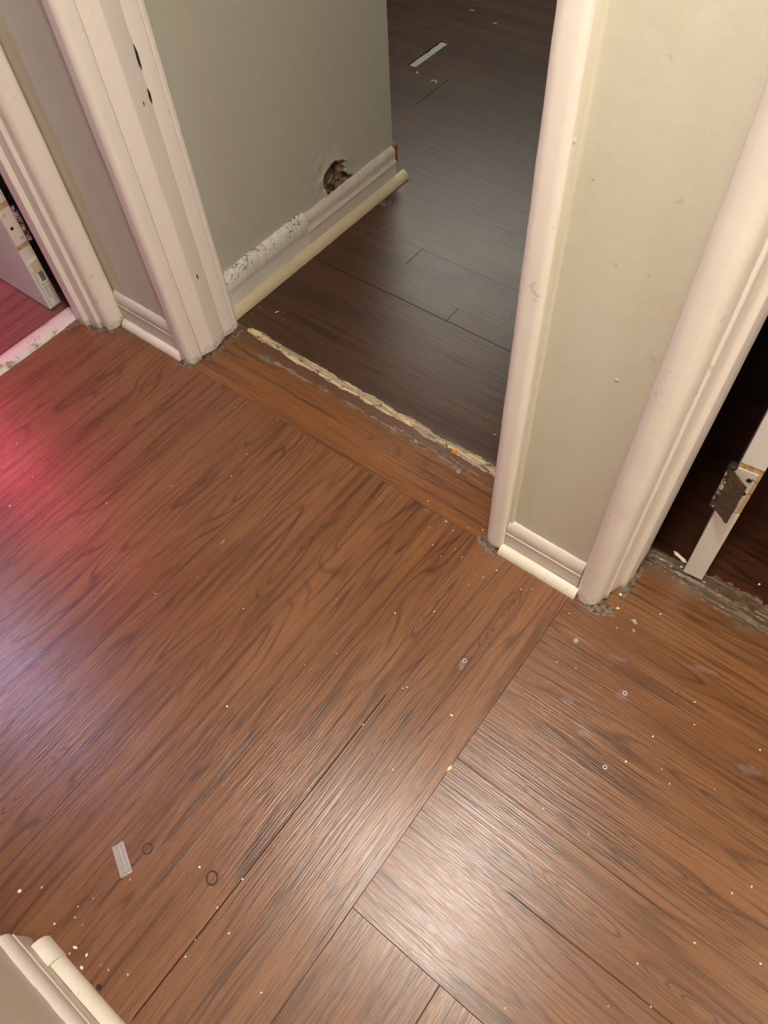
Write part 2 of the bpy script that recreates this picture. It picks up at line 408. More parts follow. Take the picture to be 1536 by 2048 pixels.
# ---------------------------------------------------------------- walls and ceiling
struct(boxes('wall_front', [(-1.66, -1.272, WY, WB, 0, CH), (-.320, -.120, WY, WB, 0, CH), (-1.272, -.320, WY, WB, 1.90, CH),
                            (-.12, .70, WY, WB, 1.90, CH), (.70, 3.1, WY, WB, 0, CH)], M_wall), 'greige painted wall with two doorways')
struct(boxes('wall_left', [(-1.655, -1.515, .70, WY, 0, CH), (-1.655, -1.515, -.50, .70, 1.88, CH), (-1.655, -1.515, -1.9, -.50, 0, CH)], M_wall), 'left wall of the hall with a doorway into a pink lit room')
struct(boxes('wall_back', [(-.548, 3.1, -.46, -.342, 0, CH)], M_wall), 'pale grey wall at the bottom left corner')
struct(boxes('wall_end', [(3.0, 3.12, -1.9, .72, 0, CH), (-1.66, 3.0, -2.0, -1.9, 0, CH)], M_wall), 'far ends of the hall')
struct(boxes('ceiling', [(-4.6, 3.2, -2.0, 4.8, CH, CH+.1)], M_ceil), 'ceiling', 'ceiling')
# dim rooms
struct(boxes('wall_bedroom', [(-4.5, -4.4, .86, 4.6, 0, CH), (-4.5, 1.2, 4.6, 4.7, 0, CH), (1.2, 1.3, 3.0, 4.6, 0, CH), (-.30, -.22, .862, 3.0, 0, CH), (-.30, 1.2, 3.0, 3.1, 0, CH),
                              (-4.4, -1.40, .868, .95, 0, CH)], M_dim), 'walls of the unlit room beyond the centre doorway')
struct(boxes('wall_side_room', [(-.22, -.14, .862, 3.0, 0, CH), (2.8, 2.9, .862, 3.0, 0, CH)], simple('painted_room_darkness', (.05, .05, .05), .8)), 'walls of the dark room behind the right door')  # near-black wall colour stands in for the lack of light in here
struct(boxes('wall_left_room', [(-4.4, -4.3, -1.7, .86, 0, CH), (-4.3, -1.66, -1.75, -1.65, 0, CH), (-4.3, -1.66, .80, .862, 0, CH)], M_dim), 'walls of the pink lit room')

# passage wall with the broken plaster hole (fine grid around the hole)
PX, PY0, PY1 = -1.287, .862, 1.606
GY0, GY1, GZ0, GZ1 = 1.20, 1.50, .080, .250
bm = bmesh.new()
box(bm, -1.40, PX-.03, PY0, PY1, 0, CH)
def quad(bm, pts, mi=0):
    f = bm.faces.new([bm.verts.new(p) for p in pts]); f.material_index = mi
for (y0, y1, z0, z1) in ((PY0, GY0, 0, CH), (GY1, PY1, 0, CH), (GY0, GY1, 0, GZ0), (GY0, GY1, GZ1, CH)):
    quad(bm, [(PX, y0, z0), (PX, y1, z0), (PX, y1, z1), (PX, y0, z1)])
quad(bm, [(PX-.03, PY1, 0), (PX-.03, PY1, CH), (PX, PY1, CH), (PX, PY1, 0)])
quad(bm, [(PX-.03, PY0, CH), (PX-.03, PY0, 0), (PX, PY0, 0), (PX, PY0, CH)])
hole = [(1.302, 0.169), (1.319, 0.178), (1.354, 0.190), (1.368, .180), (1.378, 0.178), (1.393, 0.166), (1.384, 0.158), (1.393, 0.148), (1.384, 0.143), (1.398, 0.126), (1.419, 0.113), (1.421, 0.106), (1.400, 0.100), (1.387, 0.098), (1.361, 0.094), (1.330, 0.094), (1.312, 0.100), (1.303, 0.136), (1.298, 0.154)]
def pdist(p, poly):
    ins = False; d = 1e9
    for i in range(len(poly)):
        a = poly[i-1]; b = poly[i]
        if ((a[1] > p[1]) != (b[1] > p[1])) and p[0] < (b[0]-a[0])*(p[1]-a[1])/(b[1]-a[1])+a[0]: ins = not ins
        A = Vector(a); Bv = Vector(b); Pp = Vector(p); t = max(0, min(1, (Pp-A).dot(Bv-A)/(Bv-A).length_squared))
        d = min(d, (Pp-(A+(Bv-A)*t)).length)
    return -d if ins else d
NY, NZ = 120, 68
gr = []
for i in range(NY+1):
    row = []
    for j in range(NZ+1):
        y = GY0+(GY1-GY0)*i/NY; z = GZ0+(GZ1-GZ0)*j/NZ
        d = pdist((y, z), hole)+.0022*nz((0, y, z), 110, 3)
        edge = min(1, min(y-GY0, GY1-y, z-GZ0, GZ1-z)/.02)
        if d < 0: dx = -min(.016, .003+(-d)*.9)-.009*abs(nz((0, y, z), 45, 9))
        else:
            dx = .0045*math.exp(-d/.012)*(1+.6*nz((0, y, z), 60, 1)) + .0035*math.exp(-d/.05)*nz((0, y, z), 42, 6)
        row.append((bm.verts.new((PX+dx*edge, y, z)), d))
    gr.append(row)
for i in range(NY):
    for j in range(NZ):
        q = (gr[i][j], gr[i+1][j], gr[i+1][j+1], gr[i][j+1])
        f = bm.faces.new([v[0] for v in q]); f.material_index = 1 if sum(v[1] for v in q)/4 < 0 else 0; f.smooth = True
struct(link('wall_passage', bm, [M_wallg, M_plaster]), 'greige wall beyond the doorway, tinted for its cooler light, with a broken plaster hole above the baseboard')

# ---------------------------------------------------------------- mouldings around the doors
t1 = struct(empty('trim_1', (-1.24, .70, 0)), 'cream painted jamb and casing left of the centre doorway', 'door frame')
def child(o, p):
    o.parent = p; o.matrix_parent_inverse = Matrix.Translation(-Vector(p.location))
    return o
child(moulding('casing', [(-1.277, .712, .001), (-1.277, .703, .004), (-1.268, .6955, .005), (-1.240, .6925, .008), (-1.229, .701, .006), (-1.2275, .729, .0015), (-1.240, .7295, .001), (-1.272, .7295, .001)],
               0, 1.92, M_trim, None, 1, .0007, .006), t1)
child(moulding('jamb', [(-1.272, .7295, .0005), (-1.2340, .7298, .0005), (-1.2340, .7308, .0005), (-1.2285, .7320, .001), (-1.2185, .768, .0025), (-1.2200, .7740, .002), (-1.2285, .8115, .0012), (-1.235, .8130, .0006), (-1.235, .8142, .0006), (-1.2290, .8155, .0012), (-1.2275, .8475, .0015),
                        (-1.2355, .8485, .0006), (-1.2355, .8498, .0006), (-1.230, .8512, .003), (-1.231, .866, .006), (-1.245, .8695, .004), (-1.285, .8695, .0005), (-1.285, .8622, .0005), (-1.272, .8622, .0005)],
               0, 1.90, M_trim, None, 2, .0007, .007), t1)
def sliver(name, pts, w, parent, nrm, label=None):
    """a narrow dark opening in the paint: spindle shape following pts"""
    bm = bmesh.new(); k = len(pts); nrm = Vector(nrm); L = []; Rr = []
    for i, p in enumerate(pts):
        p = Vector(p); d = Vector(pts[min(i+1, k-1)])-Vector(pts[max(i-1, 0)]); s = d.cross(nrm).normalized()
        ww = w*math.sin(math.pi*(i+.02)/(k-1+.04))
        L.append(bm.verts.new(p+s*ww+nrm*.0006)); Rr.append(bm.verts.new(p-s*ww+nrm*.0006))
    for i in range(k-1): bm.faces.new((L[i], Rr[i], Rr[i+1], L[i+1]))
    r_ = bmesh.ops.extrude_face_region(bm, geom=bm.faces[:])
    for v in [v for v in r_['geom'] if isinstance(v, bmesh.types.BMVert)]: v.co -= nrm*.0012
    bmesh.ops.recalc_face_normals(bm, faces=bm.faces)
    o = link(name, bm, M_crack)
    if label: o['label'] = label
    return child(o, parent) if parent else o
for (y, z0, z1, w) in ((.8135, .655, .700, .0022), (.8135, .596, .624, .0020), (.7925, .602, .610, .0009), (.7865, .208, .224, .0016)):
    xo = -1.2285 if y > .8 else -1.2238
    sliver('crack', [(xo+.0012, y+.0004*math.sin(k*2), z0+(z1-z0)*k/6) for k in range(7)], w, t1, (1, 0, 0), 'black crack in the paint')

t2 = struct(empty('trim_2', (-.33, .70, 0)), 'cream painted casing right of the centre doorway', 'door frame')
child(moulding('casing', [(-.320, .712, .001), (-.318, .700, .004), (-.326, .6945, .004), (-.348, .6935, .006), (-.358, .700, .004), (-.3585, .729, .001), (-.325, .729, .001)], 0, 1.92, M_trim, None, 11, .0007, .005), t2)
child(moulding('jamb', [(-.3205, .7295, .001), (-.356, .7295, .001), (-.357, .866, .003), (-.3205, .8655, .001)], 0, 1.90, M_trim, None, 12, .0005, .004), t2)
child(moulding('caulk_bead', [(-.323, .7138, .0005), (-.323, .7075, .002), (-.3115, .7085, .002), (-.309, .7138, .0005)], .098, 1.90, M_wall, None, 13, .0006, 0), t2)

t3 = struct(empty('trim_3', (-.12, .70, 0)), 'thick rounded cream casing left of the right doorway', 'door frame')
child(moulding('casing', [(-.1515, .7135, .001), (-.1510, .703, .004), (-.140, .6935, .007), (-.117, .6930, .010), (-.1045, .7035, .010), (-.100, .7235, .003), (-.1185, .7245, .001), (-.119, .7138, .001)],
               0, 1.92, M_trim, None, 21, .0009, .006), t3)
child(moulding('bead', [(-.119, .7248, .001), (-.0995, .7242, .0015), (-.0945, .7275, .003), (-.0955, .7335, .002), (-.119, .7340, .001)], 0, 1.91, M_trim, None, 22, .0007, .004), t3)
child(moulding('jamb', [(-.119, .7342, .001), (-.0975, .7345, .001), (-.0885, .7640, .0015), (-.0800, .7650, .002), (-.0765, .8000, .004), (-.0790, .8250, .003), (-.0790, .8640, .003), (-.119, .8655, .001)],
               0, 1.90, M_trim, None, 23, .0007, .004), t3)
t3b = struct(boxes('trim_5', [(.66, .72, .695, .714, 0, 1.90), (.66, .70, .714, .866, 0, 1.90), (-.119, .70, .695, .714, 1.84, 1.90)], M_trim), 'right side and head of the right door frame', 'door frame')
t1b = struct(boxes('trim_6', [(-1.23, -.357, .695, .866, 1.87, 1.92)], M_trim), 'head of the centre door frame', 'door frame')

t4 = struct(empty('trim_4', (-1.55, .66, 0)), 'cream painted casing and stepped jamb of the left doorway', 'door frame')
child(moulding('casing', [(-1.5148, .7125, .001), (-1.4985, .7110, .003), (-1.4935, .703, .008), (-1.4965, .669, .008), (-1.506, .6595, .004), (-1.530, .6590, .001), (-1.530, .6995, .001), (-1.5148, .6995, .001)],
               0, 1.91, M_trim, None, 31, .0008, .006), t4)
child(moulding('jamb', [(-1.5302, .6995, .001), (-1.5302, .6590, .0012), (-1.5275, .6555, .0015), (-1.5275, .6465, .0012), (-1.5640, .6460, .001), (-1.5650, .6325, .0015), (-1.6020, .6325, .002), (-1.6020, .6995, .001)],
               0, 1.88, M_trim, None, 32, .00035, .005), t4)
t4b = struct(boxes('trim_7', [(-1.654, -1.50, -.50, -.46, 0, 1.92), (-1.654, -1.50, -.46, .66, 1.86, 1.92)], M_trim), 'near side and head of the left door frame', 'door frame')

# ---------------------------------------------------------------- baseboards
BB = [(0, .001), (.0105, .001), (.0108, .0595), (.0125, .0612), (.0125, .0635), (.0108, .0655), (.0112, .069), (.0122, .078), (.0105, .088), (.0060, .0965), (.0010, .0995), (0, .0995)]
def qprof(w, h): return [(.0112, .0005)]+[(.0112+w*math.cos(a), .0005+h*math.sin(a)) for a in [math.pi/2*k/7 for k in range(8)]]
bp = struct(rail('baseboard_pillar', BB, (-.3178, WY), (-.1520, WY), (0, -1), M_base, None, 3, .0005, .006, .0012), 'short off-white baseboard on the narrow wall between two doorways', 'baseboard')
rail('quarter_round', qprof(.017, .020), (-.3215, WY), (-.1465, WY), (0, -1), M_qr, bp, 4, .0005, .006)
bl = struct(rail('baseboard_left', BB, (-1.494, WY), (-1.2785, WY), (0, -1), M_base, None, 5, .0006, .006, .0015), 'short grimy baseboard between the left and centre door casings', 'baseboard')
rail('quarter_round', qprof(.016, .018), (-1.486, WY), (-1.268, WY), (0, -1), M_qr, bl, 6, .0007, .006)
bk = struct(rail('baseboard_back', [(o_, z_*.94) for o_, z_ in BB], (-.535, -.342), (3.0, -.342), (0, 1), M_base, None, 7, .0006, .02, .0012), 'cream baseboard at the foot of the grey wall, bottom left', 'baseboard')
q1 = rail('quarter_round', qprof(.020, .030), (-.512, -.342), (-.470, -.342), (0, 1), M_qr, bk, 8, .0006, .006)
q2 = rail('quarter_round', qprof(.018, .022), (-.4695, -.342), (3.0, -.342), (0, 1), M_qr, bk, 9, .0006, .02)
# passage: near half is thicker and ragged with old paint, far half plain
BR = [(0, .001), (.0155, .001), (.0165, .060), (.0175, .070), (.0190, .074), (.0185, .086), (.0170, .100), (.0120, .112), (.0060, .119), (0, .120)]
BP = [(0, .001), (.0145, .001), (.0150, .058), (.0175, .061), (.0172, .066), (.0130, .071), (.0125, .082), (.0140, .090), (.0115, .100), (.0060, .108), (0, .109)]
ba = struct(rail('baseboard_passage', BP, (PX, 1.203), (PX, 1.600), (1, 0), M_base, None, 41, .0007, .008, .002, .085), 'far half of the baseboard below the broken plaster', 'baseboard')
rg = rail('ragged_board', BR, (PX, .8698), (PX, 1.2025), (1, 0), M_thick, ba, 42, .0008, .0015, .0026, .078); rg['label'] = 'near half with thick cracked white paint along its top'
qy = rail('quarter_round', [(a+.0045, b) for a, b in qprof(.021, .024)], (PX, .872), (PX, 1.632), (1, 0), M_qry, ba, 43, .0007, .010); qy['label'] = 'yellowed quarter round running past the end of the wall'
bm = bmesh.new(); box(bm, PX+.0, PX+.013, 1.6004, 1.612, .06, .112); re = link('broken_end', bm, simple('bare_brown_wood', srgb(140, 98, 58), .7, bump=.5), ba); re['label'] = 'bare brown wood at the broken end'

# ---------------------------------------------------------------- thresholds
def ridge(name, p0, p1, w, h, mat, seed, n=260, m=9, ragged=.5):
    """a splintered, ragged strip lying on the floor"""
    p0 = Vector((*p0, 0)); p1 = Vector((*p1, 0)); d = (p1-p0).normalized(); s = Vector((-d.y, d.x, 0))
    bm = bmesh.new(); rows = []
    for i in range(n+1):
        c = p0.lerp(p1, i/n); r = []
        we = w*(1+ragged*nz(c, 18, seed)+ragged*.5*nz(c, 90, seed+1)+ragged*.3*nz(c, 200, seed+7))
        off = w*.22*nz(c, 14, seed+6)
        tap = min(1, i/8, (n-i)/8)
        for j in range(m+1):
            u = j/m*2-1
            q = c+s*(u*we*.5*max(.2, tap)+off)
            prof = max(0, 1-abs(u)**2.2)
            hh = h*prof*(.65+.6*nz((q.x, q.y*4, 0), 60, seed+2)+.35*nz((q.x, q.y*3, 0), 160, seed+3))
            r.append(bm.verts.new((q.x, q.y, .0003+max(0, hh)*tap)))
        rows.append(r)
    for a, b in zip(rows, rows[1:]):
        for j in range(m): bm.faces.new((a[j], a[j+1], b[j+1], b[j]))
    r_ = bmesh.ops.extrude_face_region(bm, geom=bm.faces[:])
    for v in [v for v in r_['geom'] if isinstance(v, bmesh.types.BMVert)]: v.co.z = -.0002
    bmesh.ops.recalc_face_normals(bm, faces=bm.faces)
    return link(name, bm, mat)
a_ = tag(ridge('threshold_strip', (-1.205, .872), (-.357, .856), .023, .0055, M_ridge, 1, 1400, 13, ragged=.45), 'splintered cream and grey strip across the centre doorway', 'threshold')
a_ = tag(ridge('glue_residue', (-1.14, .824), (-.46, .827), .012, .0010, streaky('pale_glue', srgb(134, 116, 96), srgb(104, 76, 52), srgb(150, 140, 126), 12, 120, .5, 7.0), 5, ragged=1.6), 'patchy pale glue residue in front of the splintered doorway strip', 'glue residue')
a_ = tag(ridge('door_sill', (-.085, .868), (.70, .845), .050, .0026, M_dirtth, 9, 500, 11, ragged=.6), 'dirty grey worn sill under the right door', 'threshold')
a_ = tag(ridge('wood_splinter', (-.040, .900), (-.006, .889), .009, .004, M_chip, 14, 40, 5, .4), 'white painted splinter beside the foot of the right door', 'splinter')
g_ = rail('threshold_strip', [(0, .0004)]+[(.058*k/12, .0004+.013*math.sin(math.pi*k/12)**.55) for k in range(1, 12)]+[(.058, .0004)], (-1.668, .650), (-1.668, -.46), (1, 0),
          simple('grimy_white_sill', srgb(218, 204, 196), .4, bump=.5, nscale=22, col2=srgb(140, 116, 90), lo=.50, hi=.66), None, 50, .0012, .008)
tag(g_, 'grimy rounded white sill across the left doorway', 'threshold')

# ---------------------------------------------------------------- grime at the feet of the casings
def blob(name, cx, cy, rx, ry, h, seed, mat=None, rot=0.0):
    bm = bmesh.new(); N = 46; K = 7; rows = []
    for k in range(K+1):
        r = []
        for i in range(N):
            a = 2*math.pi*i/N
            e = 1+.35*nz((math.cos(a), math.sin(a), 0), 1.7, seed)+.22*nz((math.cos(a), math.sin(a), 0), 5.5, seed+2)
            u = k/K
            x, y = rx*u*e*math.cos(a), ry*u*e*math.sin(a)
            q = (cx+x*math.cos(rot)-y*math.sin(rot), cy+x*math.sin(rot)+y*math.cos(rot))
            z = .0002+h*(1-u**3)*(.55+.9*abs(nz((q[0], q[1], 0), 210, seed)))
            if k == 0: z = h*.6
            r.append((*q, z if k < K else -.0002))
        rows.append(r)
    loft(bm, rows, True, False)
    bmesh.ops.recalc_face_normals(bm, faces=bm.faces)
    return link(name, bm, mat or M_grime)
for (cx, cy, rx, ry, h, rot, lab) in (
    (-.100, .700, .030, .016, .0020, .2, 'grey grime crumbled around the foot of the rounded casing'),
    (-.350, .690, .026, .013, .0022, -.5, 'black and grey grime at the foot of the casing right of the centre doorway'),
    (-1.245, .690, .030, .012, .0020, .3, 'grime under the chipped foot of the left jamb'),
    (-1.214, .790, .010, .075, .0016, 0, 'grey dirt along the foot of the left jamb inside the doorway'),
    (-1.520, .655, .045, .013, .0020, .5, 'grey grime around the foot of the left door casing'),
    (-1.600, .640, .060, .016, .0022, 1.2, 'grime at the corner of the white sill'),
    (-1.490, .700, .012, .014, .012, 0, 'dark grime packed in the corner by the short left baseboard'),
    (-.075, .790, .010, .050, .0014, 0, 'dirt along the foot of the right door jamb')):
    o = blob('grime', cx, cy, rx, ry, h, cx*13+cy*7, None, rot); tag(o, lab, 'grime'); o['kind'] = 'stuff'
o = blob('dust_tuft', -1.235, 1.494, .020, .012, .006, 3.3, simple('grey_dust', srgb(112, 100, 92), .9, bump=1, nscale=200, col2=srgb(60, 40, 32)), .6)
tag(o, 'grey tuft of dust beside the yellowed quarter round', 'dust'); o['kind'] = 'stuff'
o = blob('yellow_crumb', -.540, .851, .008, .005, .009, 5.1, simple('amber_crumb', srgb(226, 160, 50), .5))
tag(o, 'amber yellow crumb on the splintered doorway strip', 'crumb')

# ---------------------------------------------------------------- right door leaf (loose, leaning) with its hinge
LT = .0375; LH = 1.83; LW = .74
dr = struct(empty('door_1', (-.0045, .862, .008)), 'white painted door leaf seen edge-on, leaning off its loose hinge', 'door')
hz0, hz1 = .232, .336      # mortise
bm = bmesh.new()
R_ = .0014
out2 = fillet([(0, 0), (LT, 0), (LT, LW), (0, LW)], R_, 2)
def leaf_section(z, inset=0):
    return [(x if x > .0 else x, max(y, inset) if y < .02 else y, z) for (x, y) in out2]
for (a, b, ins) in ((0, hz0-.006, 0), (hz0-.006, hz1+.013, .0024), (hz1+.013, LH, 0)):
    loft(bm, [leaf_section(a+.00001, ins), leaf_section(b, ins)], True, True)
bmesh.ops.recalc_face_normals(bm, faces=bm.faces)
lf = link('leaf', bm, M_leafp, dr, True, 40)
bm = bmesh.new(); box(bm, .0002, LT-.0002, .0016, .004, hz0-.0059, hz1+.0129); o = link('mortise', bm, M_rawwood, dr); o['label'] = 'bare yellow wood around the hinge'
def plate(name, w, h, t, parent, mat, rough=0.0, seed=0, holes=()):
    """hinge plate in the local xz plane with a wavy painted outline"""
    bm = bmesh.new(); pts = []
    for (u0, v0, u1, v1) in ((0, 0, w, 0), (w, 0, w, h), (w, h, 0, h), (0, h, 0, 0)):
        for k in range(10):
            t_ = k/10; x = u0+(u1-u0)*t_; z = v0+(v1-v0)*t_
            x += rough*nz((x, z, 0), 130, seed); z += rough*nz((x, z, 1), 130, seed+1)
            pts.append((x, z))
    loft(bm, [[(x, 0, z) for x, z in pts], [(x, -t, z) for x, z in pts]])
    bmesh.ops.recalc_face_normals(bm, faces=bm.faces)
    return link(name, bm, mat, parent)
def cyl(bm, c, r, h, n=20, axis='z', dome=0.0):
    rings = []
    lv = [(0, r)]+[(h, r)]
    if dome: lv = [(-dome, r*.3), (-dome*.7, r*.8)]+lv+[(h+dome*.7, r*.8), (h+dome, r*.3)]
    for (z, rr) in lv:
        ring = []
        for i in range(n):
            a = 2*math.pi*i/n; p = (rr*math.cos(a), rr*math.sin(a), z)
            if axis == 'y': p = (p[0], -p[2], p[1])
            if axis == 'x': p = (p[2], p[0], p[1])
            ring.append((c[0]+p[0], c[1]+p[1], c[2]+p[2]))
        rings.append(ring)
    loft(bm, rings)
hg = empty('hinge', (0, 0, hz0)); hg.parent = dr; hg['label'] = 'loose hinge with flaking white paint'
hh = hz1-hz0
p = plate('fixed_plate', .033, hh, .0022, hg, M_hpaint, .0010, 2); p.location = (-.001, .0010, 0)
bm = bmesh.new()
for k in range(5): cyl(bm, (0, 0, k*hh/5+.0006), .0062, hh/5-.0012, 18)
o = link('knuckle', bm, simple('flaking_hinge_barrel', srgb(70, 56, 44), .4, .3, bump=.8, nscale=90, col2=srgb(206, 192, 172), lo=.52, hi=.56), hg, True); o.location = (-.007, -.004, 0)
bm = bmesh.new(); cyl(bm, (0, 0, hh), .0075, .006, 18, 'z', .003); cyl(bm, (0, 0, -.004), .0055, .004, 18, 'z', .002)
o = link('pin', bm, M_hdark, hg, True); o.location = (-.007, -.004, 0)
p = plate('free_plate', .039, hh*.98, .0026, hg, M_rust, .0016, 6); p.location = (-.006, -.006, 0); p.rotation_euler = (0, 0, math.radians(-38)); p['label'] = 'free hinge plate of bare brown metal swung out from the edge'
bm = bmesh.new()
for (x, z) in ((.024, .086), (.026, .052), (.016, .020)): cyl(bm, (x, -.0010, z), .0042, .0012, 16, 'y', .0006)
link('screw', bm, M_hdark, hg, True)
dr.rotation_euler = (0, math.radians(-1.9), math.radians(4))

# ---------------------------------------------------------------- left door leaf with hinge and shipping label
dl = struct(empty('door_2', (-1.697, .6165, .006)), 'lavender tinted white door leaf opened into the pink room, edge with hinge and label', 'door')
LT2 = .037
bm = bmesh.new()
o2 = fillet([(-.76, 0), (0, 0), (0, LT2), (-.76, LT2)], .0012, 2)
loft(bm, [[(x, y, 0) for x, y in o2], [(x, y, 1.83) for x, y in o2]]); bmesh.ops.recalc_face_normals(bm, faces=bm.faces)
link('leaf', bm, M_leafp, dl, True, 40)
def eplate(name, y0, y1, z0, z1, t, mat, parent, off=0.0):
    bm = bmesh.new(); box(bm, off, off+t, y0, y1, z0, z1); return link(name, bm, mat, parent)
Z0, Z1 = .196, .292
eplate('bare_patch', .001, LT2-.001, Z0-.012, Z1+.014, .0006, M_rawwood, dl)
h2 = empty('hinge', (0, 0, Z0)); h2.parent = dl; h2['label'] = 'painted hinge with two screws and one empty hole'
bm = bmesh.new(); pts = fillet([(.002, 0), (.034, .002), (.035, Z1-Z0), (.001, Z1-Z0-.002)], .004, 3)
loft(bm, [[(.0005, y, z) for y, z in pts], [(.0026, y, z) for y, z in pts]]); bmesh.ops.recalc_face_normals(bm, faces=bm.faces)
link('plate', bm, simple('thickly_painted_plate', srgb(222, 208, 200), .35, bump=.6, nscale=70), h2)
bm = bmesh.new()
for k in range(7): cyl(bm, (.006+.0015*math.sin(k*2.4), .041+.0012*math.sin(k*3.1), .002+k*.0135), .0058+.0010*math.sin(k*1.7), .0105, 14)
link('knuckle', bm, simple('flaky_barrel', srgb(206, 186, 176), .4, bump=1, nscale=120, col2=srgb(60, 34, 34), lo=.5, hi=.56), h2, True)
for (y, z) in ((.012, .082), (.026, .014)):
    bm = bmesh.new()
    rings = [[(.0027+hx, y+r*math.cos(a), z+r*math.sin(a)) for a in [2*math.pi*i/18 for i in range(18)]] for hx, r in ((0, .0052), (.0012, .0050), (.0012, .0034), (.0004, .0032), (.0005, .0014), (.0016, .0010))]
    loft(bm, rings); link('screw', bm, simple('painted_screw', srgb(200, 186, 176), .4, bump=.4, col2=srgb(90, 70, 64), lo=.5, hi=.6), h2, True)
bm = bmesh.new(); cyl(bm, (.0026, .014, .046), .0042, .0006, 18, 'x'); o = link('screw_hole', bm, M_gap, h2); o['label'] = 'dark empty screw hole'
# label on the edge: two outlined panels, barcode, lines of small print, peeled corner
lb = eplate('shipping_label', .006, .0355, .004, .150, .0005, M_label, dl); lb['label'] = 'white shipping label with barcode on the door edge'
def strokes(name, rects, mat, parent):
    bm = bmesh.new()
    for (y0, y1, z0, z1) in rects: box(bm, .0005, .0009, y0, y1, z0, z1)
    return link(name, bm, mat, parent)
strokes('frame_lines', [(.0070, .0082, .002, .118), (.0125, .0132, .005, .118), (.0342, .0350, .004, .146), (.0125, .0345, .0725, .0740), (.0125, .0345, .1170, .1182), (.0125, .0345, .004, .0048)], M_ink, lb)
rs = []; z = .080
random.seed(3)
while z < .108:
    w = random.choice((.0006, .0010, .0016)); rs.append((.0185, .0315, z, z+w)); z += w+random.choice((.0006, .0009))
strokes('barcode', rs, M_ink, lb)
rs = []
for y in (.0155, .0180, .0205, .0250, .0275, .0300, .0322):
    z = .008 if y > .02 else .030
    while z < .068:
        l = random.uniform(.002, .006); rs.append((y, y+.0009, z, min(z+l, .069))); z += l+.0009
strokes('small_print', rs, M_ink, lb)
bm = bmesh.new()
A = [(.0008, .008, .140), (.0006, .035, .143), (.0090, .030, .118), (.0075, .012, .116)]
loft(bm, [A, [(x+.0004, y, z-.0004) for x, y, z in A]]); bmesh.ops.recalc_face_normals(bm, faces=bm.faces)
o = link('peeled_corner', bm, M_beige, lb); o['label'] = 'beige folded back corner'
lb2 = eplate('tape_label', .010, .034, Z1+.022, Z1+.20, .0005, M_label, dl); strokes('frame_lines', [(.012, .0128, Z1+.024, Z1+.198), (.031, .0318, Z1+.024, Z1+.198)], M_ink, lb2)

# ---------------------------------------------------------------- hall ceiling lamp and an added fill lamp (overhead, out of frame)
def ceiling_lamp(x, y, label):
    lamp = empty('ceiling_lamp', (x, y, CH)); tag(lamp, label, 'ceiling lamp', 'flush ceiling lamps of the hall')
    bm = bmesh.new(); rings = []
    for k in range(9):
        a = math.pi/2*k/8; r = .105*math.cos(a)+.001; z = -.02-.05*math.sin(a)
        rings.append([(r*math.cos(t), r*math.sin(t), z) for t in [2*math.pi*i/32 for i in range(32)]])
    loft(bm, rings); bmesh.ops.recalc_face_normals(bm, faces=bm.faces); link('glass_shade', bm, M_lamp, lamp, True)
    bm = bmesh.new(); cyl(bm, (0, 0, -.022), .118, .022, 40); link('rim', bm, M_brass, lamp, True)
ceiling_lamp(-.14, .24, 'round flush ceiling lamp straight above the floor joint')
ceiling_lamp(1.75, .18, 'added round fill lamp further along the hall')  # unseen fill lamp, added to brighten the upright faces

# ---------------------------------------------------------------- small things on the floor
def chip_mesh(seed, flat=.35):
    rnd = random.Random(seed); bm = bmesh.new(); n = rnd.randint(4, 6)
    r0 = []; r1 = []
    el = rnd.uniform(.45, .8)
    for i in range(n):
        a = 2*math.pi*(i+rnd.uniform(-.25, .25))/n; r = rnd.uniform(.7, 1.1)
        r0.append((r*math.cos(a), el*r*math.sin(a), 0)); r1.append((.75*r*math.cos(a), .75*el*r*math.sin(a), flat*rnd.uniform(.7, 1.3)))
    loft(bm, [r0, r1]); bmesh.ops.recalc_face_normals(bm, faces=bm.faces)
    me = bpy.data.meshes.new('paint_chip'); bm.to_mesh(me); bm.free(); me.materials.append(M_chip); return me
CM = [chip_mesh(s) for s in range(8)]
def chip(x, y, r, label, group=None, mat=None, rot=None, sx=1, name='paint_chip', z=0.0002, cat='paint chip'):
    me = random.choice(CM)
    if mat: me = me.copy(); me.materials[0] = mat
    o = bpy.data.objects.new(name, me); COL.objects.link(o); o.location = (x, y, z)
    o.scale = (r*sx, r, r*.8); o.rotation_euler = (0, 0, random.uniform(0, 6.28) if rot is None else rot)
    return tag(o, label, cat, group)
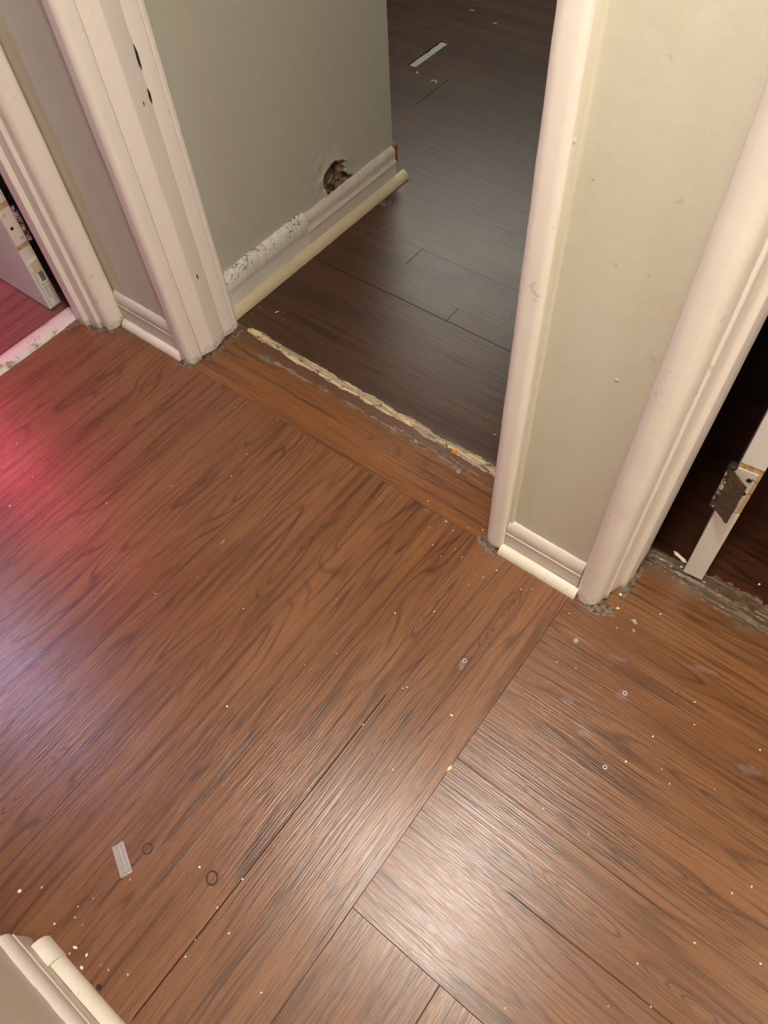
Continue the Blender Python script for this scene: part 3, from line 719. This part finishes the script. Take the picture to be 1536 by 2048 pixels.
CHP = [(-1.256,0.157,0.0044),(-1.279,0.238,0.0022),(-1.183,0.343,0.0022),(-1.084,0.291,0.0028),(-0.999,0.408,0.0028),(-0.908,0.507,0.0039),(-1.042,0.658,0.0028),(-1.279,0.450,0.0022),(-0.784,0.282,0.0022),(-0.778,0.295,0.0016),(-0.827,0.203,0.0022),(-1.261,0.675,0.0028),(-1.260,0.665,0.0022),(-1.392,0.276,0.0033),(-1.170,0.589,0.0016),(-0.922,0.573,0.0022),(-0.934,0.690,0.0033),(-0.659,0.286,0.0022),(-0.512,0.709,0.0028),(-0.507,0.703,0.0022),(-0.404,0.703,0.0028),(-0.377,0.716,0.0044),(-0.471,0.657,0.0022),(-0.397,0.646,0.0022),(-0.708,0.686,0.0022),(-1.174,0.767,0.0022),(-0.504,0.686,0.0022),(-0.427,0.679,0.0028),(-0.440,0.626,0.0022),(-0.410,0.614,0.0022),(-0.375,0.638,0.0022),(-0.332,0.621,0.0022),(-0.315,0.624,0.0028),(-0.240,0.645,0.0028),(-0.223,0.659,0.0022),(-0.329,0.594,0.0016),(-0.521,0.411,0.0022),(-0.410,0.457,0.0028),(-0.350,0.505,0.0022),(-0.306,0.345,0.0022),(-0.302,0.351,0.0028),(-0.206,0.357,0.0039),(-0.323,0.248,0.0028),(-0.233,0.218,0.0028),(-0.138,0.656,0.0028),(-0.073,0.567,0.0022),(-0.449,0.324,0.0022),(-0.107,0.556,0.0022),(-0.1545,0.346,0.0022),(0.002,0.757,0.0028),(-0.051,0.683,0.0022),(0.144,0.598,0.0028),(0.091,0.633,0.0022),(0.127,0.636,0.0028),(0.079,0.470,0.0033),(0.154,0.481,0.0028),(0.006,0.320,0.0028),(0.085,0.330,0.0022),(0.303,0.388,0.0028),(0.286,0.291,0.0033),(0.231,0.215,0.0033),(0.222,0.141,0.0022),(0.105,0.047,0.0033),(0.271,0.178,0.0022),(0.374,0.325,0.0028),(0.217,0.517,0.0022),(0.251,0.624,0.0028),(0.133,0.495,0.0022),(-0.578,-0.276,0.0028),(-0.470,-0.179,0.0028),(-0.323,-0.066,0.0033),(-0.327,-0.120,0.0028),(-0.498,-0.234,0.0022),(-0.508,-0.257,0.0022),(-0.500,-0.270,0.0028),(-0.519,-0.296,0.0028),(-0.401,-0.284,0.0033),(-0.373,-0.269,0.0028),(-0.287,-0.134,0.0028),(-0.319,-0.198,0.0028),(-0.467,-0.307,0.0022),(-0.416,-0.287,0.0022),(-0.482,-0.269,0.0016),(-0.323,-0.173,0.0016),(-0.070,0.470,0.0016),(-0.482,0.270,0.0016)]
def crumb_zone(x, y):
    if x > -.156: return ('tiny white crumb on the crosswise boards right of the long floor joint', 'tiny crumbs on the crosswise boards')
    if y > .55 and x > -.60: return ('tiny white crumb clustered near the casing right of the centre doorway', 'tiny crumbs by the centre doorway casing')
    if y < -.04: return ('tiny white crumb on the boards between the dark rings and the bottom left baseboard', 'tiny crumbs near the bottom left baseboard')
    if x < -.75: return ('tiny white crumb on the pink tinged left boards towards the white sill', 'tiny crumbs on the left boards')
    return ('tiny white crumb on the middle boards left of the long floor joint', 'tiny crumbs on the middle boards')
for (x, y, r) in CHP:
    lab, grp = crumb_zone(x, y)
    chip(x, y, r*.78, lab, grp)
for (x, y, r) in ((-1.233,0.921,0.0028),(-1.237,0.951,0.0028),(-1.230,0.951,0.0022),(-1.170,0.972,0.0028),(-.985,.898,.002),(-0.585,1.195,0.0033),(-0.683,1.294,0.0022),(-.538,.977,.0022)):
    chip(x, y, r*.62, 'tiny pale crumb on the dark boards beyond the doorway', 'tiny pale crumbs on the dark floor')
for (x, y, r, lab) in ((-.451, .689, .0040, 'white paint chip on the joint in front of the centre doorway'), (-.302, .653, .0040, 'round white paint chip just below the left end of the pillar quarter round'),
                       (-.078, .749, .0065, 'largest white oval chip beside the foot of the right door jamb'), (-.603, -.302, .0052, 'white chip furthest left near the bottom left baseboard end'),
                       (-.466, -.296, .0065, 'long white flake, topmost of three beside the bottom left baseboard'), (-.444, -.292, .0050, 'middle white flake of three beside the bottom left baseboard'),
                       (-.437, -.307, .0052, 'lowest white flake of three beside the bottom left baseboard'), (.323, .415, .0032, 'white paint crumb near the right edge of the picture on the crosswise boards'),
                       (-.392, -.096, .0040, 'white crumb just left of the lower black ring'), (-.194, -.160, .0035, 'white crumb near the bottom left of the long floor joint'),
                       (-.545, .124, .0032, 'white crumb alone in the middle of the left boards'), (.096, .536, .0032, 'white crumb on the boards below the right doorway'),
                       (-.011, .872, .0060, 'glittering clear crumb beside the foot of the right door leaf'), (.125, .926, .0050, 'white ball of dirt on the dark floor right of the right door leaf'),
                       (-.495, .944, .0045, 'white crumb on the dark floor beside the right jamb of the centre doorway'), (-1.601, 2.155, .0095, 'round white chip at the near end of the pale underlay strip')):
    chip(x, y, r*.8, lab, z=.004 if y > .86 and y < .88 else .0006)
chip(-.069, .720, .0045, 'cream chip on the brown boards below the rounded casing', mat=M_chipc, z=.0004)
chip(-.1555, .280, .0065, 'yellowish sliver stuck in the long floor joint', mat=M_chipc, rot=1.5, sx=1.6)
chip(-.396, -.307, .0060, 'dark brown crumb against the bottom left quarter round', mat=M_bug, name='dark_crumb', cat='crumb')
chip(.152, .356, .0028, 'dark dot on the crosswise boards at the right', mat=M_bug, name='dark_crumb', cat='crumb')
for (x, y, r, lab) in ((-.031, .714, .008, 'larger translucent flake below the right doorway'), (-.023, .696, .005, 'smaller translucent flake below the right doorway'), (-.100, .615, .007, 'translucent flake on the boards left of the others')):
    chip(x, y, r, lab, mat=simple('milky_flake', srgb(176, 156, 142), .25), name='clear_flake', cat='flake')
for (x, y, a, l, lab) in ((-1.569, 2.601, .9, .016, 'upper right pale sliver on the far dark floor'), (-1.700, 2.645, .1, .018, 'pale curved thread highest up on the far dark floor'), (-1.185, .963, 1.2, .010, 'short pale sliver near the yellowed quarter round')):
    bm = bmesh.new(); box(bm, -l/2, l/2, -.0012, .0012, 0, .0012); o = link('pale_sliver', bm, M_chip); o.location = (x, y, .0003); o.rotation_euler = (0, 0, a); tag(o, lab, 'sliver')
# small hook-shaped bit
bm = bmesh.new(); pr = []
for k in range(15):
    a = math.radians(-60+230*k/14); c = (.010*math.cos(a)*(1 if k > 4 else .7), .010*math.sin(a)); d = (math.cos(a), math.sin(a))
    pr.append([(c[0]+d[0]*.0022*u, c[1]+d[1]*.0022*u, .0005+w) for u, w in ((-1, 0), (1, 0), (1, .0022), (-1, .0022))])
loft(bm, pr); bmesh.ops.recalc_face_normals(bm, faces=bm.faces)
o = link('plastic_hook', bm, simple('grey_plastic', srgb(190, 180, 165), .5)); o.location = (-1.514, 2.133, 0); o.rotation_euler = (0, 0, .6); tag(o, 'tiny grey hook-shaped bit on the far dark floor below the white chip', 'plastic bit')
def torus(name, R, r, loc, mat, label, cat, sy=1.0, rot=0.0):
    bm = bmesh.new(); N = 40; K = 10; rows = []
    for i in range(N+1):
        a = 2*math.pi*i/N
        rows.append([((R+r*math.cos(b))*math.cos(a), sy*(R+r*math.cos(b))*math.sin(a), r+r*math.sin(b)) for b in [2*math.pi*k/K for k in range(K)]])
    loft(bm, rows, True, False); bmesh.ops.remove_doubles(bm, verts=bm.verts, dist=1e-6); bmesh.ops.recalc_face_normals(bm, faces=bm.faces)
    o = link(name, bm, mat, None, True, 80); o.location = loc; o.rotation_euler = (0, 0, rot); return tag(o, label, cat)
torus('elastic_ring', .0082, .00085, (-.482, -.130, 0), M_ring, 'thin dark ring beside the clear plastic clip', 'ring')
torus('elastic_ring', .0088, .00115, (-.364, -.095, 0), M_ring, 'thicker dark ring, further right on the floor', 'ring', 1.15, .9)
M_wring = simple('milky_ring', srgb(200, 196, 196), .35)
for (x, y, R, lab) in ((-.245, .456, .0034, 'tiny milky ring left of the long floor joint'), (.021, .577, .0034, 'tiny milky ring, upper one on the crosswise boards'), (.055, .440, .0030, 'tiny milky ring, lower one on the crosswise boards'), (-.503, .811, .0034, 'tiny milky ring near the splintered doorway strip')):
    torus('milky_ring', R, .0010, (x, y, 0), M_wring, lab, 'ring')
# clear plastic clip: flat plate with a raised channel
cl = empty('plastic_clip', (-.503, -.167, .0003)); tag(cl, 'small clear rectangular plastic clip lying on the floor', 'clip')
bm = bmesh.new(); P2 = fillet([(-.0265, -.010), (.0265, -.010), (.0265, .010), (-.0265, .010)], .002, 3)
loft(bm, [[(x, y, 0) for x, y in P2], [(x, y, .0018) for x, y in P2]]); bmesh.ops.recalc_face_normals(bm, faces=bm.faces); link('plate', bm, M_clear, cl, True)
bm = bmesh.new()
for (x0, x1, y0, y1) in ((-.0265, .0265, .0085, .0100), (-.0235, .0235, .0015, .0030), (.0240, .0262, .0030, .0085), (-.0262, -.0240, .0030, .0085)):
    box(bm, x0, x1, y0, y1, .0017, .0055)
link('channel', bm, M_clear, cl)
cl.rotation_euler = (0, 0, math.radians(-24.4))
